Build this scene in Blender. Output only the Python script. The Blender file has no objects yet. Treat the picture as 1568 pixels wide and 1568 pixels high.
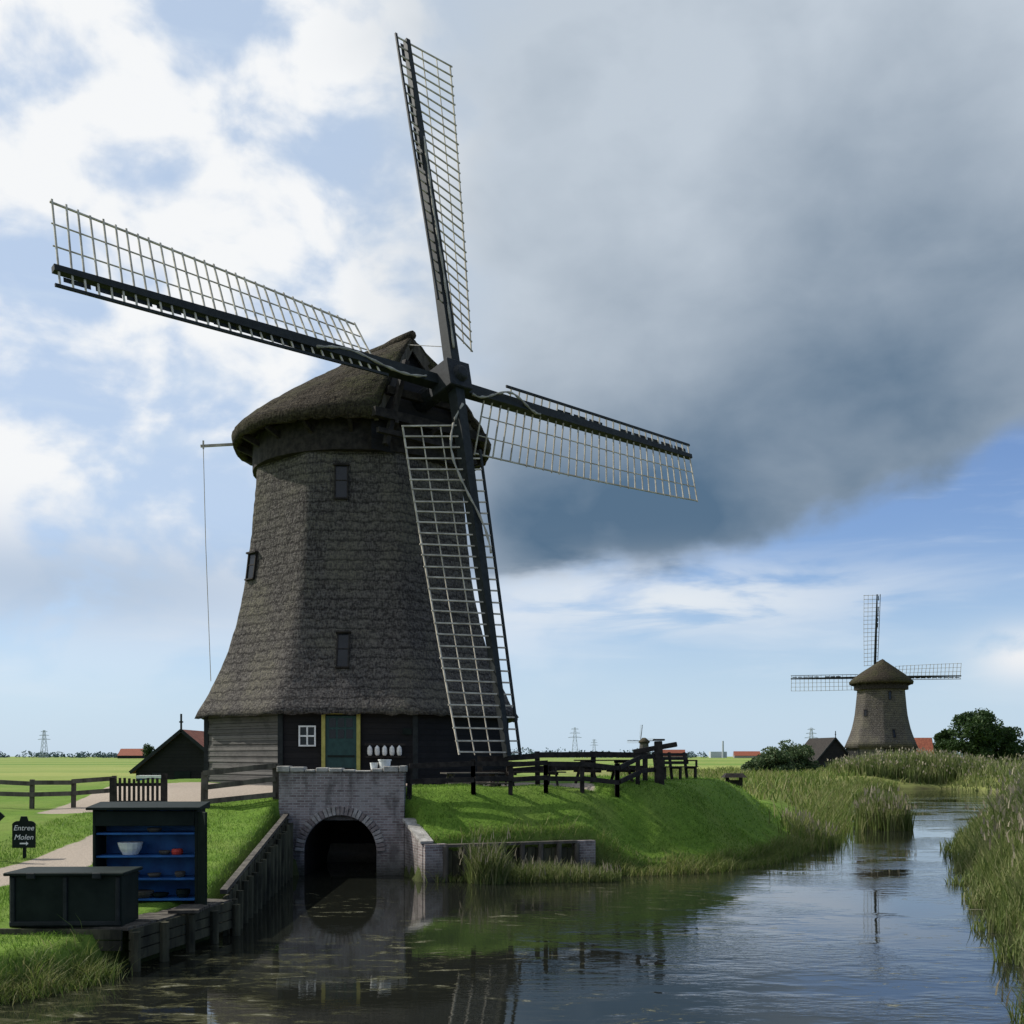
import bpy, math, random
import numpy as np
from mathutils import Vector, Matrix
random.seed(7); rng=np.random.default_rng(11)
scene=bpy.context.scene
V=Vector
# ------------------------------------------------------------------ node helpers
class T:
    def __init__(s,tree): s.t=tree
    def n(s,ty,**kw):
        x=s.t.nodes.new(ty)
        for k,v in kw.items(): setattr(x,k,v)
        return x
    def put(s,sock,val):
        if val is None: return
        if isinstance(val,bpy.types.NodeSocket): s.t.links.new(val,sock)
        else:
            if isinstance(val,(tuple,list)) and len(val)==3 and sock.type=='RGBA': val=(*val,1)
            sock.default_value=val
    def m(s,op,a,b=None,c=None,clamp=False):
        x=s.n('ShaderNodeMath',operation=op,use_clamp=clamp)
        s.put(x.inputs[0],a); s.put(x.inputs[1],b)
        if c is not None: s.put(x.inputs[2],c)
        return x.outputs[0]
    def ss(s,v,lo,hi,a=0.,b=1.):
        x=s.n('ShaderNodeMapRange',interpolation_type='SMOOTHSTEP')
        s.put(x.inputs[0],v); x.inputs[1].default_value=lo; x.inputs[2].default_value=hi
        x.inputs[3].default_value=a; x.inputs[4].default_value=b
        return x.outputs[0]
    def noise(s,vec,scale,detail=4,rough=.55,dist=0.,out=0):
        x=s.n('ShaderNodeTexNoise')
        if vec is not None: s.put(x.inputs['Vector'],vec)
        x.inputs['Scale'].default_value=scale; x.inputs['Detail'].default_value=detail
        x.inputs['Roughness'].default_value=rough; x.inputs['Distortion'].default_value=dist
        return x.outputs[out]
    def mix(s,f,a,b,blend='MIX'):
        x=s.n('ShaderNodeMix',data_type='RGBA',blend_type=blend)
        s.put(x.inputs[0],f); s.put(x.inputs[6],a); s.put(x.inputs[7],b)
        return x.outputs[2]
    def comb(s,x,y,z):
        c=s.n('ShaderNodeCombineXYZ'); s.put(c.inputs[0],x); s.put(c.inputs[1],y); s.put(c.inputs[2],z)
        return c.outputs[0]
    def sep(s,v):
        c=s.n('ShaderNodeSeparateXYZ'); s.put(c.inputs[0],v); return c.outputs
    def mapping(s,v,scale=(1,1,1),rot=(0,0,0)):
        c=s.n('ShaderNodeMapping'); s.put(c.inputs[0],v); c.inputs['Scale'].default_value=scale
        c.inputs['Rotation'].default_value=rot; return c.outputs[0]
    def coord(s,which='Object'): return s.n('ShaderNodeTexCoord').outputs[which]
    def bump(s,h,strength,dist=.02):
        b=s.n('ShaderNodeBump'); s.put(b.inputs['Height'],h); b.inputs['Strength'].default_value=strength
        b.inputs['Distance'].default_value=dist; return b.outputs[0]
def newmat(name):
    m=bpy.data.materials.new(name); m.use_nodes=True
    t=T(m.node_tree); p=m.node_tree.nodes['Principled BSDF']
    return m,t,p
def mat(name,c1,c2,scale=6,rough=.8,bump=.3,bscale=None,stretch=(1,1,1),spec=.3,dist=.01,metal=0):
    m,t,p=newmat(name)
    co=t.mapping(t.coord(),stretch)
    n=t.noise(co,scale,5,.6)
    t.put(p.inputs['Base Color'],t.mix(t.ss(n,.3,.7),c1,c2))
    n2=t.noise(co,bscale or scale*4,4,.6)
    if bump: t.put(p.inputs['Normal'],t.bump(n2,bump,dist))
    p.inputs['Roughness'].default_value=rough; p.inputs['Specular IOR Level'].default_value=spec
    p.inputs['Metallic'].default_value=metal
    return m
# ------------------------------------------------------------------ mesh builder
def empty(name,loc=(0,0,0)):
    e=bpy.data.objects.new(name,None); e.location=loc; e.empty_display_size=.5
    scene.collection.objects.link(e); return e
class MB:
    def __init__(s): s.v=[];s.f=[];s.m=[]
    def add(s,vs,fs,mi=0):
        o=len(s.v); s.v+= [tuple(v) for v in vs]
        for f in fs: s.f.append(tuple(o+i for i in f)); s.m.append(mi)
    def hexa(s,p,mi=0): # p: 4 bottom + 4 top
        s.add(p,[(0,3,2,1),(4,5,6,7),(0,1,5,4),(1,2,6,5),(2,3,7,6),(3,0,4,7)],mi)
    def box(s,c,size,mi=0,ax=None,ay=None,az=None,rz=0):
        ax=V(ax) if ax is not None else V((math.cos(rz),math.sin(rz),0))
        ay=V(ay) if ay is not None else V((-math.sin(rz),math.cos(rz),0))
        az=V(az) if az is not None else V((0,0,1))
        c=V(c); x=ax*size[0]/2; y=ay*size[1]/2; z=az*size[2]/2
        s.hexa([c-x-y-z,c+x-y-z,c+x+y-z,c-x+y-z,c-x-y+z,c+x-y+z,c+x+y+z,c-x+y+z],mi)
    def beam(s,p0,p1,w0,h0=None,w1=None,h1=None,up=(0,0,1),mi=0):
        p0=V(p0);p1=V(p1);h0=w0 if h0 is None else h0;w1=w0 if w1 is None else w1;h1=h0 if h1 is None else h1
        d=(p1-p0).normalized(); up=V(up)
        if abs(d.dot(up))>.98: up=V((1,0,0)) if abs(d.x)<.9 else V((0,1,0))
        a=d.cross(up).normalized(); b=a.cross(d).normalized()
        q=[]
        for p,w,h in((p0,w0,h0),(p1,w1,h1)):
            q+=[p-a*w/2-b*h/2,p+a*w/2-b*h/2,p+a*w/2+b*h/2,p-a*w/2+b*h/2]
        s.hexa(q,mi)
    def tube(s,pts,rs,n=8,mi=0,cap=True):
        pts=[V(p) for p in pts]; vs=[];fs=[]
        for i,p in enumerate(pts):
            d=(pts[min(i+1,len(pts)-1)]-pts[max(i-1,0)]).normalized()
            u=V((0,0,1)) if abs(d.z)<.9 else V((1,0,0))
            a=d.cross(u).normalized(); b=d.cross(a)
            r=rs[i] if isinstance(rs,(list,tuple)) else rs
            for k in range(n):
                t=2*math.pi*k/n; vs.append(p+a*r*math.cos(t)+b*r*math.sin(t))
        for i in range(len(pts)-1):
            for k in range(n):
                fs.append((i*n+k,i*n+(k+1)%n,(i+1)*n+(k+1)%n,(i+1)*n+k))
        if cap: fs.append(tuple(range(n))[::-1]); fs.append(tuple((len(pts)-1)*n+k for k in range(n)))
        s.add(vs,fs,mi)
    def build(s,name,mats,parent=None,origin=None,smooth=False,bevel=0):
        me=bpy.data.meshes.new(name); o=V((0,0,0)) if origin is None else V(origin)
        me.from_pydata([(v[0]-o.x,v[1]-o.y,v[2]-o.z) for v in s.v],[],s.f)
        for m in mats: me.materials.append(m)
        me.polygons.foreach_set('material_index',s.m)
        if smooth: me.polygons.foreach_set('use_smooth',[True]*len(s.f))
        me.update(); ob=bpy.data.objects.new(name,me); scene.collection.objects.link(ob)
        if parent is not None: ob.parent=parent
        else: ob.location=o
        if bevel:
            b=ob.modifiers.new('b','BEVEL'); b.width=bevel; b.segments=1; b.limit_method='ANGLE'
        return ob
# ------------------------------------------------------------------ materials
def thatch(name,ca,cb,cc,rows=3.0,k=1.):
    m,t,p=newmat(name)
    co=t.coord(); x,y,z=t.sep(co)
    big=t.noise(co,.45,3,.6); mid=t.noise(t.mapping(co,(2.2,2.2,1.0)),1.5,4,.7)
    dash=t.noise(t.mapping(co,(2.6,2.6,8.)),1.9,4,.75); fine=t.noise(t.mapping(co,(9,9,3.2)),2.0,3,.7)
    row=t.m('FRACT',t.m('ADD',t.m('MULTIPLY',z,rows),t.m('MULTIPLY',mid,1.1)))
    edge=t.ss(row,.0,.34)
    tex=t.m('ADD',t.m('MULTIPLY',fine,.55),t.m('MULTIPLY',dash,.45))
    c=t.mix(t.ss(tex,.40,.60),ca,cb)
    c=t.mix(t.m('MULTIPLY',t.ss(big,.42,.68),.8),c,t.mix(t.ss(tex,.40,.60),tuple(v*.6 for v in cb),cc))
    c=t.mix(t.m('MULTIPLY',t.m('SUBTRACT',1.,edge),.6*k),c,tuple(v*.3 for v in ca))
    t.put(p.inputs['Base Color'],c)
    h=t.m('ADD',t.m('MULTIPLY',row,.6),t.m('ADD',tex,t.m('MULTIPLY',mid,.5)))
    t.put(p.inputs['Normal'],t.bump(h,1.,.13))
    p.inputs['Roughness'].default_value=.95; p.inputs['Specular IOR Level'].default_value=.1
    return m
M={}
M['thatch']=thatch('tower_thatch',(.040,.035,.034),(.155,.140,.128),(.185,.168,.125))
M['capth']=thatch('cap_thatch',(.022,.018,.014),(.080,.066,.048),(.065,.068,.028),k=.5)
def boards(name,c1,c2,pitch,vert=False):
    m,t,p=newmat(name); co=t.coord(); x,y,z=t.sep(co)
    u=t.m('ADD',x,y) if vert else z
    k=t.m('MULTIPLY',u,1/pitch); fr=t.m('FRACT',k); fl=t.m('FLOOR',k)
    n=t.noise(t.mapping(co,(1,1,9) if not vert else (9,9,1)),3,6,.65)
    st=t.noise(co,1.3,5,.7)
    wn=t.n('ShaderNodeTexWhiteNoise',noise_dimensions='1D'); t.put(wn.inputs['W'],fl)
    c=t.mix(t.m('ADD',t.m('MULTIPLY',n,.7),t.m('MULTIPLY',wn.outputs[0],.35)),c1,c2)
    c=t.mix(t.m('MULTIPLY',t.ss(st,.45,.7),.6),c,c1)
    gap=t.ss(fr,0.,.16)
    c=t.mix(t.m('SUBTRACT',1.,gap),c,(.008,.008,.008))
    t.put(p.inputs['Base Color'],c)
    t.put(p.inputs['Normal'],t.bump(t.m('ADD',t.m('MULTIPLY',fr,.8),t.m('MULTIPLY',n,.3)),.7,.03))
    p.inputs['Roughness'].default_value=.8; p.inputs['Specular IOR Level'].default_value=.2
    return m
M['tar']=boards('tarred_boards',(.009,.009,.010),(.025,.023,.023),.19)
M['greyboards']=boards('weathered_boards',(.035,.034,.032),(.18,.17,.155),.2)
M['blackwood']=mat('black_painted_wood',(.009,.012,.012),(.020,.024,.024),5,.6,.25,spec=.2)
M['lath']=mat('lattice_wood',(.30,.27,.22),(.55,.50,.41),3,.8,.3)
M['oldwood']=mat('old_wood',(.040,.034,.028),(.11,.098,.078),5,.85,.5,stretch=(1,1,.3))
M['darkwood']=mat('dark_wood',(.014,.012,.011),(.040,.034,.029),5,.8,.4,spec=.15)
M['pile']=mat('mossy_piles',(.022,.022,.016),(.095,.09,.055),3,.9,.6,stretch=(1,1,.3),spec=.15)
M['glass']=mat('window_glass',(.006,.008,.010),(.012,.014,.017),2,.25,0,spec=.35)
M['white']=mat('white_paint',(.6,.6,.57),(.8,.8,.77),6,.5,.1)
M['yellow']=mat('ochre_paint',(.30,.27,.06),(.42,.38,.10),6,.55,.1)
M['green']=mat('green_paint',(.010,.040,.036),(.018,.062,.055),6,.5,.1)
M['dgreen']=mat('dark_green_paint',(.005,.010,.008),(.012,.019,.015),2.2,.6,.3,spec=.12)
M['blue']=mat('blue_paint',(.01,.06,.19),(.02,.12,.33),3,.5,.15)
M['cloth']=mat('sailcloth',(.22,.21,.18),(.38,.36,.31),3,.9,.5)
M['iron']=mat('cast_iron',(.010,.012,.014),(.022,.025,.028),8,.6,.2,spec=.2)
M['rope']=mat('rope',(.3,.28,.24),(.45,.42,.38),8,.9,0)
M['red']=mat('red_paint',(.4,.03,.02),(.5,.05,.03),8,.5,.1)
M['terra']=mat('roof_tiles',(.18,.05,.03),(.32,.10,.055),3,.8,.4)
M['stone']=mat('coping_stone',(.2,.19,.17),(.42,.4,.36),4,.9,.6,dist=.03)
def brickmat(name,c1,c2,mo):
    m,t,p=newmat(name); co=t.coord(); x,y,z=t.sep(co)
    v=t.comb(t.m('ADD',x,y),z,0.)
    b=t.n('ShaderNodeTexBrick'); t.put(b.inputs['Vector'],v)
    b.inputs['Scale'].default_value=1; b.inputs['Brick Width'].default_value=.22; b.inputs['Row Height'].default_value=.072
    b.inputs['Mortar Size'].default_value=.012; b.inputs['Mortar Smooth'].default_value=.3; b.inputs['Bias'].default_value=0
    t.put(b.inputs['Color1'],c1); t.put(b.inputs['Color2'],c2); t.put(b.inputs['Mortar'],mo)
    n=t.noise(co,1.1,7,.7); n2=t.noise(co,14,4,.6); n4=t.noise(t.mapping(co,(1,1,.4)),2.2,5,.6)
    c=t.mix(t.m('MULTIPLY',t.ss(n,.45,.70),.6),b.outputs[0],t.mix(n2,(.20,.19,.18),(.46,.44,.42)))
    c=t.mix(t.m('MULTIPLY',t.ss(n4,.46,.66),.65),c,(.055,.047,.042))
    low=t.ss(z,0.,.75,1.,0.)
    c=t.mix(t.m('MULTIPLY',low,.8),c,(.025,.028,.016))
    t.put(p.inputs['Base Color'],c)
    t.put(p.inputs['Normal'],t.bump(t.m('ADD',t.m('MULTIPLY',b.outputs[1],-1.),t.m('MULTIPLY',n2,.9)),.9,.018))
    p.inputs['Roughness'].default_value=.9
    return m
M['brick']=brickmat('weathered_brick',(.15,.11,.105),(.30,.25,.235),(.34,.325,.31))

def leafmat(name,cols,trans=.35,rb=None):
    m,t,p=newmat(name)
    g=t.n('ShaderNodeNewGeometry'); r=g.outputs['Random Per Island']
    cr=t.n('ShaderNodeValToRGB'); t.put(cr.inputs[0],r)
    e=cr.color_ramp.elements
    while len(e)<len(cols): e.new(.5)
    for i,c in enumerate(cols): e[i].position=i/(len(cols)-1); e[i].color=(*c,1)
    col=cr.outputs[0]
    n=t.noise(t.coord(),.35,2); col=t.mix(t.ss(n,.35,.65),col,t.mix(.5,col,cols[0]))
    t.put(p.inputs['Base Color'],col); p.inputs['Roughness'].default_value=.6; p.inputs['Specular IOR Level'].default_value=.2
    tr=t.n('ShaderNodeBsdfTranslucent'); t.put(tr.inputs[0],col)
    ms=t.n('ShaderNodeMixShader'); ms.inputs[0].default_value=trans
    out=m.node_tree.nodes['Material Output']
    t.t.links.new(p.outputs[0],ms.inputs[1]); t.t.links.new(tr.outputs[0],ms.inputs[2]); t.t.links.new(ms.outputs[0],out.inputs[0])
    return m
M['reed']=leafmat('reed_leaves',[(.07,.11,.025),(.14,.185,.05),(.22,.25,.09),(.33,.31,.16)],.4)
M['plume']=leafmat('reed_plumes',[(.22,.19,.13),(.36,.32,.23)],.3)
M['grassb']=leafmat('grass_blades',[(.07,.145,.015),(.11,.215,.024),(.17,.29,.04),(.26,.32,.09)],.45)
M['rough']=leafmat('rough_grass',[(.08,.13,.022),(.14,.20,.04),(.24,.25,.08),(.33,.30,.15)],.4)
M['leaf']=leafmat('tree_leaves',[(.018,.04,.012),(.033,.065,.018),(.055,.095,.025)],.25)
M['leaf2']=leafmat('bush_leaves',[(.04,.075,.03),(.075,.12,.045),(.14,.16,.08)],.25)
M['bark']=mat('bark',(.04,.03,.022),(.09,.07,.05),6,.9,.6)
# ------------------------------------------------------------------ terrain
WATER=[(-16,10.5),(-9,13.6),(-6.9,14.9),(-6.25,16.0),(-6.05,17.0),(-5.4,20.4),(-6.3,30.6),(-5.76,30.85),(-5.76,34.5),(-3.76,34.5),(-3.76,30.85),(-3.0,30.85),
 (-2.45,29.15),(2.3,31.1),(3.6,31.1),(5.5,31.7),(7.6,34),(10.4,39.5),(13.5,48),(15.7,55),(21.5,75),(29.8,98),(38,112),(44,113),(44.5,100),(32.5,73),
 (23.5,55),(16.2,40),(12.2,29.2),(9.6,21.4),(7.2,13.7),(6,8),(6,-18),(-16,-18)]
def sdist(x,y,poly=WATER):
    x=np.asarray(x,float);y=np.asarray(y,float)
    d=np.full(x.shape,1e9); ins=np.zeros(x.shape,bool); n=len(poly)
    for i in range(n):
        ax,ay=poly[i]; bx,by=poly[(i+1)%n]; ex,ey=bx-ax,by-ay
        t=np.clip(((x-ax)*ex+(y-ay)*ey)/(ex*ex+ey*ey),0,1)
        d=np.minimum(d,np.hypot(x-ax-t*ex,y-ay-t*ey))
        c=((ay>y)!=(by>y))&(x<(bx-ax)*(y-ay)/((by-ay) if by!=ay else 1e-9)+ax)
        ins^=c
    return np.where(ins,-d,d)
def sst(v,a,b):
    t=np.clip((v-a)/(b-a),0,1); return t*t*(3-2*t)
def segd(x,y,ax,ay,bx,by):
    ex,ey=bx-ax,by-ay; t=np.clip(((x-ax)*ex+(y-ay)*ey)/(ex*ex+ey*ey),0,1)
    return np.hypot(x-ax-t*ex,y-ay-t*ey)
def height(x,y,d=None):
    x=np.asarray(x,float);y=np.asarray(y,float)
    if d is None: d=sdist(x,y)
    left=np.interp(y,[8,17,20.5,24,30,36,60,200],[.5,.58,.8,1.1,1.65,1.8,1.6,1.3])
    right=np.interp(y,[10,30,60,200],[1.2,1.0,1.2,1.3])
    k=sst(x,-4.5,-2.5); base=left*(1-k)+right*k
    md=segd(x,y,-4,41.5,-2,42.5)
    out=12.4+2.8*sst(x,0.,9)
    q=np.clip((out-md)/(out-9.5),0,1); q=q*q*(3-2*q)
    base=base+(2.4-base)*q
    und=.05*np.sin(x*.7+1.3*np.sin(y*.31))*np.cos(y*.53+.6*np.sin(x*.4))+.025*np.sin(x*2.3+y*1.7)
    base=base+und*sst(d,.3,2)
    steep=base*sst(d,.02,.3)
    nat=.28*sst(d,0,.25)+(base-.28)*sst(d,.1,np.where(x>9,3.2,3.4))
    f=sst(x,1.8,4.2)*(y>16.5); f=np.where((x>6)|(y>33.5),1,f)*np.where(x<-8,1,1)
    z=steep*(1-f)+nat*f
    z=np.where((x<-4)&(y<=16.8),base*sst(d,.02,.5),z)
    return np.where(d<0,np.maximum(-.9,d*1.2),z)
def axis(lo,hi,fn):
    v=0; out=[0.]
    while v<hi: v+=fn(v); out.append(v)
    v=0; neg=[]
    while v>lo: v-=fn(v); neg.append(v)
    return np.array(neg[::-1]+out)
def sx(v):
    if -15<v<13: return .2
    if 13<=v<55: return .7
    if -30<v<=-15: return .6
    return max(.9,abs(v)*.07)
def sy(v):
    if 13<=v<44: return .2
    if 44<=v<122: return .7
    return max(.9,abs(v)*.06)
xs=axis(-5000,5000,sx); ys=axis(-60,6500,sy)
X,Y=np.meshgrid(xs,ys); D=sdist(X,Y); Z=height(X,Y,D)
nx,ny=len(xs),len(ys)
me=bpy.data.meshes.new('grass_ground')
co=np.stack([X.ravel(),Y.ravel(),Z.ravel()],1)
idx=np.arange(nx*ny).reshape(ny,nx)
F=np.stack([idx[:-1,:-1],idx[:-1,1:],idx[1:,1:],idx[1:,:-1]],-1).reshape(-1,4)
def fastmesh(me,co,F,mi=None,smooth=False):
    k=F.shape[1]
    me.vertices.add(len(co)); me.vertices.foreach_set('co',co.astype(np.float32).ravel())
    me.loops.add(F.size); me.loops.foreach_set('vertex_index',F.astype(np.int32).ravel())
    me.polygons.add(len(F)); me.polygons.foreach_set('loop_start',np.arange(0,F.size,k,dtype=np.int32))
    me.polygons.foreach_set('loop_total',np.full(len(F),k,dtype=np.int32))
    if mi is not None: me.polygons.foreach_set('material_index',mi.astype(np.int32))
    if smooth: me.polygons.foreach_set('use_smooth',np.ones(len(F),bool))
    me.update(calc_edges=True); me.validate()
fastmesh(me,co,F,smooth=True)
def pathd(x,y):
    pts=[(-16,15.5),(-11.5,19.5),(-9.6,22.5),(-9.3,26),(-9.8,31),(-11,36)]
    d=np.full(np.shape(x),1e9)
    for a,b in zip(pts[:-1],pts[1:]): d=np.minimum(d,segd(x,y,*a,*b))
    return d
def gravel(x,y):
    g=sst(-pathd(x,y),-1.0,-.7)
    ter=sst(x,-14,-13.2)*(1-sst(x,2,3))*sst(y,np.where(x<-6.3,31.2,33.2),np.where(x<-6.3,31.8,34.2))*(1-sst(y,37,38))
    return np.maximum(g,ter)
R=gravel(X,Y)
edge_r=np.interp(Y,[8,13.7,21.4,29.2,40,55,73,100,113],[6,7,9.4,12,16,23.2,32,44,44])
G=np.maximum((X>edge_r-.5)*(Y<120), sst(Y,52,62)*sst(X,3,9)*(Y<150))
B=sst(-D,-.35,-.05)
ca=me.color_attributes.new('zone','FLOAT_COLOR','POINT')
ca.data.foreach_set('color',np.stack([R,G,B,np.ones_like(R)],-1).astype(np.float32).ravel())
m,t,p=newmat('meadow')
at=t.n('ShaderNodeAttribute',attribute_name='zone'); zr,zg,zb=t.sep(at.outputs['Color'])
co_=t.coord()
n1=t.noise(co_,.25,3); n2=t.noise(co_,2.2,5,.7); n3=t.noise(co_,22,3,.7); nf=t.noise(t.mapping(co_,(.004,.02,1)),1.,3,.6)
lawn=t.mix(t.ss(n2,.3,.7),(.062,.125,.013),(.115,.205,.024)); lawn=t.mix(t.m('MULTIPLY',t.ss(n3,.35,.7),.5),lawn,(.17,.255,.045))
lawn=t.mix(t.m('MULTIPLY',t.ss(n1,.45,.7),.5),lawn,(.19,.22,.06))
gx,gy,gz=t.sep(co_)
far=t.mix(t.ss(nf,.35,.65),(.12,.20,.04),(.25,.28,.08))
lawn=t.mix(t.ss(gy,45.,110.),lawn,far)
rough=t.mix(n2,(.11,.13,.04),(.25,.24,.09)); lawn=t.mix(t.m('MULTIPLY',zg,.8),lawn,rough)
grav=t.mix(n3,(.22,.185,.145),(.45,.38,.31))
c=t.mix(t.ss(t.m('ADD',zr,t.m('MULTIPLY',t.m('SUBTRACT',n2,.5),.8)),.35,.6),lawn,grav)
c=t.mix(t.m('MULTIPLY',zb,.85),c,(.035,.03,.02))
t.put(p.inputs['Base Color'],c); p.inputs['Roughness'].default_value=.95; p.inputs['Specular IOR Level'].default_value=.1
t.put(p.inputs['Normal'],t.bump(t.m('ADD',n3,n2),.6,.05))
me.materials.append(m)
g=bpy.data.objects.new('grass_ground',me); scene.collection.objects.link(g)
# ------------------------------------------------------------------ water
wm,t,p=newmat('canal_water'); co_=t.coord('Object'); wx,wy,wz=t.sep(co_)
p.inputs['Base Color'].default_value=(.012,.013,.010,1); p.inputs['Roughness'].default_value=.01
p.inputs['IOR'].default_value=1.34; p.inputs['Specular IOR Level'].default_value=.85
big=t.noise(t.mapping(co_,(.20,.30,1)),1.,4,.65)
rip=t.noise(t.mapping(co_,(2.0,5.0,1)),1.6,3,.55); rip2=t.noise(t.mapping(co_,(.7,1.6,1)),1.5,2,.5)
calm=t.ss(t.m('ADD',t.m('ADD',wx,t.m('MULTIPLY',wy,.05)),t.m('MULTIPLY',big,5.)),2.2,6.)
amp=t.m('ADD',.12,t.m('MULTIPLY',calm,t.ss(big,.42,.58)))
hgt=t.m('MULTIPLY',amp,t.m('ADD',rip,t.m('MULTIPLY',rip2,.6)))
t.put(p.inputs['Normal'],t.bump(hgt,.34,.020))
fl=t.noise(t.mapping(co_,(.9,2.2,1)),1.5,6,.8,.6); fl2=t.noise(co_,.21,2)
near=t.m('MULTIPLY',t.ss(wx,0.,-3.),t.ss(wy,24.,17.))
mask=t.m('MULTIPLY',t.ss(t.m('ADD',fl,t.m('MULTIPLY',near,.05)),.57,.61),t.ss(t.m('ADD',fl2,t.m('MULTIPLY',near,.10)),.48,.55))
mask=t.m('MULTIPLY',mask,t.ss(wy,34.,22.))
dif=t.n('ShaderNodeBsdfDiffuse'); t.put(dif.inputs[0],t.mix(t.ss(fl,.58,.7),(.06,.06,.03),(.28,.27,.20)))
msh=t.n('ShaderNodeMixShader'); t.put(msh.inputs[0],t.m('MULTIPLY',mask,.6))
t.t.links.new(p.outputs[0],msh.inputs[1]); t.t.links.new(dif.outputs[0],msh.inputs[2]); t.t.links.new(msh.outputs[0],wm.node_tree.nodes['Material Output'].inputs[0])
b=MB(); b.add([(-40,-30,0),(60,-30,0),(60,125,0),(-40,125,0)],[(0,1,2,3)]); b.build('canal_water',[wm])
# ------------------------------------------------------------------ blades
def blades(P,h,w,lean,mi=0,droop=.3,base=None):
    n=len(P); a=rng.uniform(0,2*np.pi,n); la=rng.uniform(0,2*np.pi,n)
    side=np.stack([np.cos(a),np.sin(a),np.zeros(n)],1); ld=np.stack([np.cos(la),np.sin(la),np.zeros(n)],1)
    L=(lean*rng.uniform(.2,1,n)*h)[:,None]
    up=np.array([0,0,1.])
    p1=P+up*(h*.55)[:,None]+ld*L*.35; p2=P+up*(h*(1-droop*rng.uniform(0,.5,n)))[:,None]+ld*L
    W=(np.ones(n)*w)[:,None]*side*.5
    co=np.stack([P-W,P+W,p1+W*.8,p1-W*.8,p2+W*.15,p2-W*.15],1).reshape(-1,3)
    o=np.arange(n)*6
    F=np.concatenate([np.stack([o,o+1,o+2,o+3],1),np.stack([o+3,o+2,o+4,o+5],1)])
    return co,F,np.full(len(F),mi),p2
def field(name,parts,mats):
    cs=[];Fs=[];ms=[];o=0
    for co,F,mi,*_ in parts:
        cs.append(co);Fs.append(F+o);ms.append(mi);o+=len(co)
    me=bpy.data.meshes.new(name); fastmesh(me,np.concatenate(cs),np.concatenate(Fs),np.concatenate(ms))
    for m in mats: me.materials.append(m)
    ob=bpy.data.objects.new(name,me); scene.collection.objects.link(ob); return ob
def P3(x,y,dz=0): return np.stack([x,y,height(x,y)+dz],1)
def clumpy(x,y,s=1.): return .5+.5*np.sin(x*1.9*s+2*np.sin(y*.8*s))*np.sin(y*1.3*s+1.7*np.sin(x*.9*s))
n=44000
y=np.exp(rng.uniform(np.log(9),np.log(118),n)); er=np.interp(y,[8,13.7,21.4,29.2,40,55,73,100,113,118],[6,7.1,9.5,12.1,16.1,23.4,32.4,44.5,44,44])
off=rng.uniform(0,1,n)**1.3*(4+y*.12)-.15
x=er+off+.3*np.sin(y*1.7)+.25*np.sin(y*4.1)
h=np.clip(.55+.5*off,.4,2.1)*rng.uniform(.6,1.12,n)*(.65+.5*clumpy(x,y))
P=P3(x,y); P[:,2]=np.maximum(P[:,2],-.05)
w=.012+.0007*y
b1=blades(P,h,w,.6,0)
sel=(off>.9)&(rng.random(n)<.16); q=b1[3][sel]
b2=blades(q-[0,0,.05],rng.uniform(.15,.28,sel.sum()),w[sel]*1.8,.5,1)
field('reed_bed',[b1,b2],[M['reed'],M['plume']])
def reedpatch(name,cx,cy,rx,ry,n,hh,wd,mats=None,lean=.3,pl=.12):
    a=rng.uniform(0,2*np.pi,n); r=np.sqrt(rng.random(n)); x=cx+rx*r*np.cos(a); y=cy+ry*r*np.sin(a)
    P=P3(x,y); P[:,2]=np.maximum(P[:,2],-.03)
    h=hh*rng.uniform(.6,1.1,n)*(1-.45*r**2)
    b1=blades(P,h,wd,lean,0); parts=[b1]
    s=rng.random(n)<pl
    if s.sum(): parts.append(blades(b1[3][s]-[0,0,.05],np.full(s.sum(),.25),wd*1.6,.4,1))
    return field(name,parts,mats or [M['reed'],M['plume']])
reedpatch('reed_clump',16.9,50.5,1.2,1.6,1500,2.0,.05)
reedpatch('reed_clump',43,119,9,5.5,7000,2.9,.11)
reedpatch('reed_clump',-.65,28.9,.5,.35,900,1.35,.018,lean=.6,pl=.1)
reedpatch('reed_clump',.8,29.4,2.1,.45,2600,.62,.018,lean=.8,pl=.04)
reedpatch('reed_clump',11.4,42.5,.9,2.4,900,.9,.035,pl=.1)
reedpatch('reed_clump',6.5,12.8,.5,1.3,600,.8,.016,lean=.8,pl=.1)
def along(poly,n,jit):
    pts=np.array(poly,float); seg=np.hypot(*(pts[1:]-pts[:-1]).T); cs=np.concatenate([[0],np.cumsum(seg)])
    s=rng.uniform(0,cs[-1],n); x=np.interp(s,cs,pts[:,0]); y=np.interp(s,cs,pts[:,1])
    return x+rng.normal(0,jit,n),y+rng.normal(0,jit,n)
x,y=along([(-1.9,29.4),(2.3,31.0),(3.6,31.0),(5.5,31.7),(7.6,34),(10.4,39.5)],11000,.22)
P=P3(x,y); P[:,2]=np.maximum(P[:,2],0)
fr=blades(P,rng.uniform(.08,.36,len(x))*(.5+clumpy(x,y,1.3)),.016,1.1,0)
x,y=along([(10.4,39.5),(13.5,48),(15.7,55),(21.5,75),(29.8,98),(38,112)],9000,.5)
P=P3(x,y); P[:,2]=np.maximum(P[:,2],0)
fr2=blades(P,rng.uniform(.3,1.0,len(x)),.012+.0007*y,.6,0)
field('bank_grass',[fr,fr2],[M['rough']])
x,y=along([(-9,13.6),(-6.9,14.9),(-6.25,16.0),(-6.1,16.7)],4200,.15)
P=P3(x,y); P[:,2]=np.maximum(P[:,2],0)
nb=blades(P,rng.uniform(.08,.40,len(x))*(.5+clumpy(x,y,2.)),.012,1.2,0)
field('bank_grass',[nb],[M['rough']])
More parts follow.
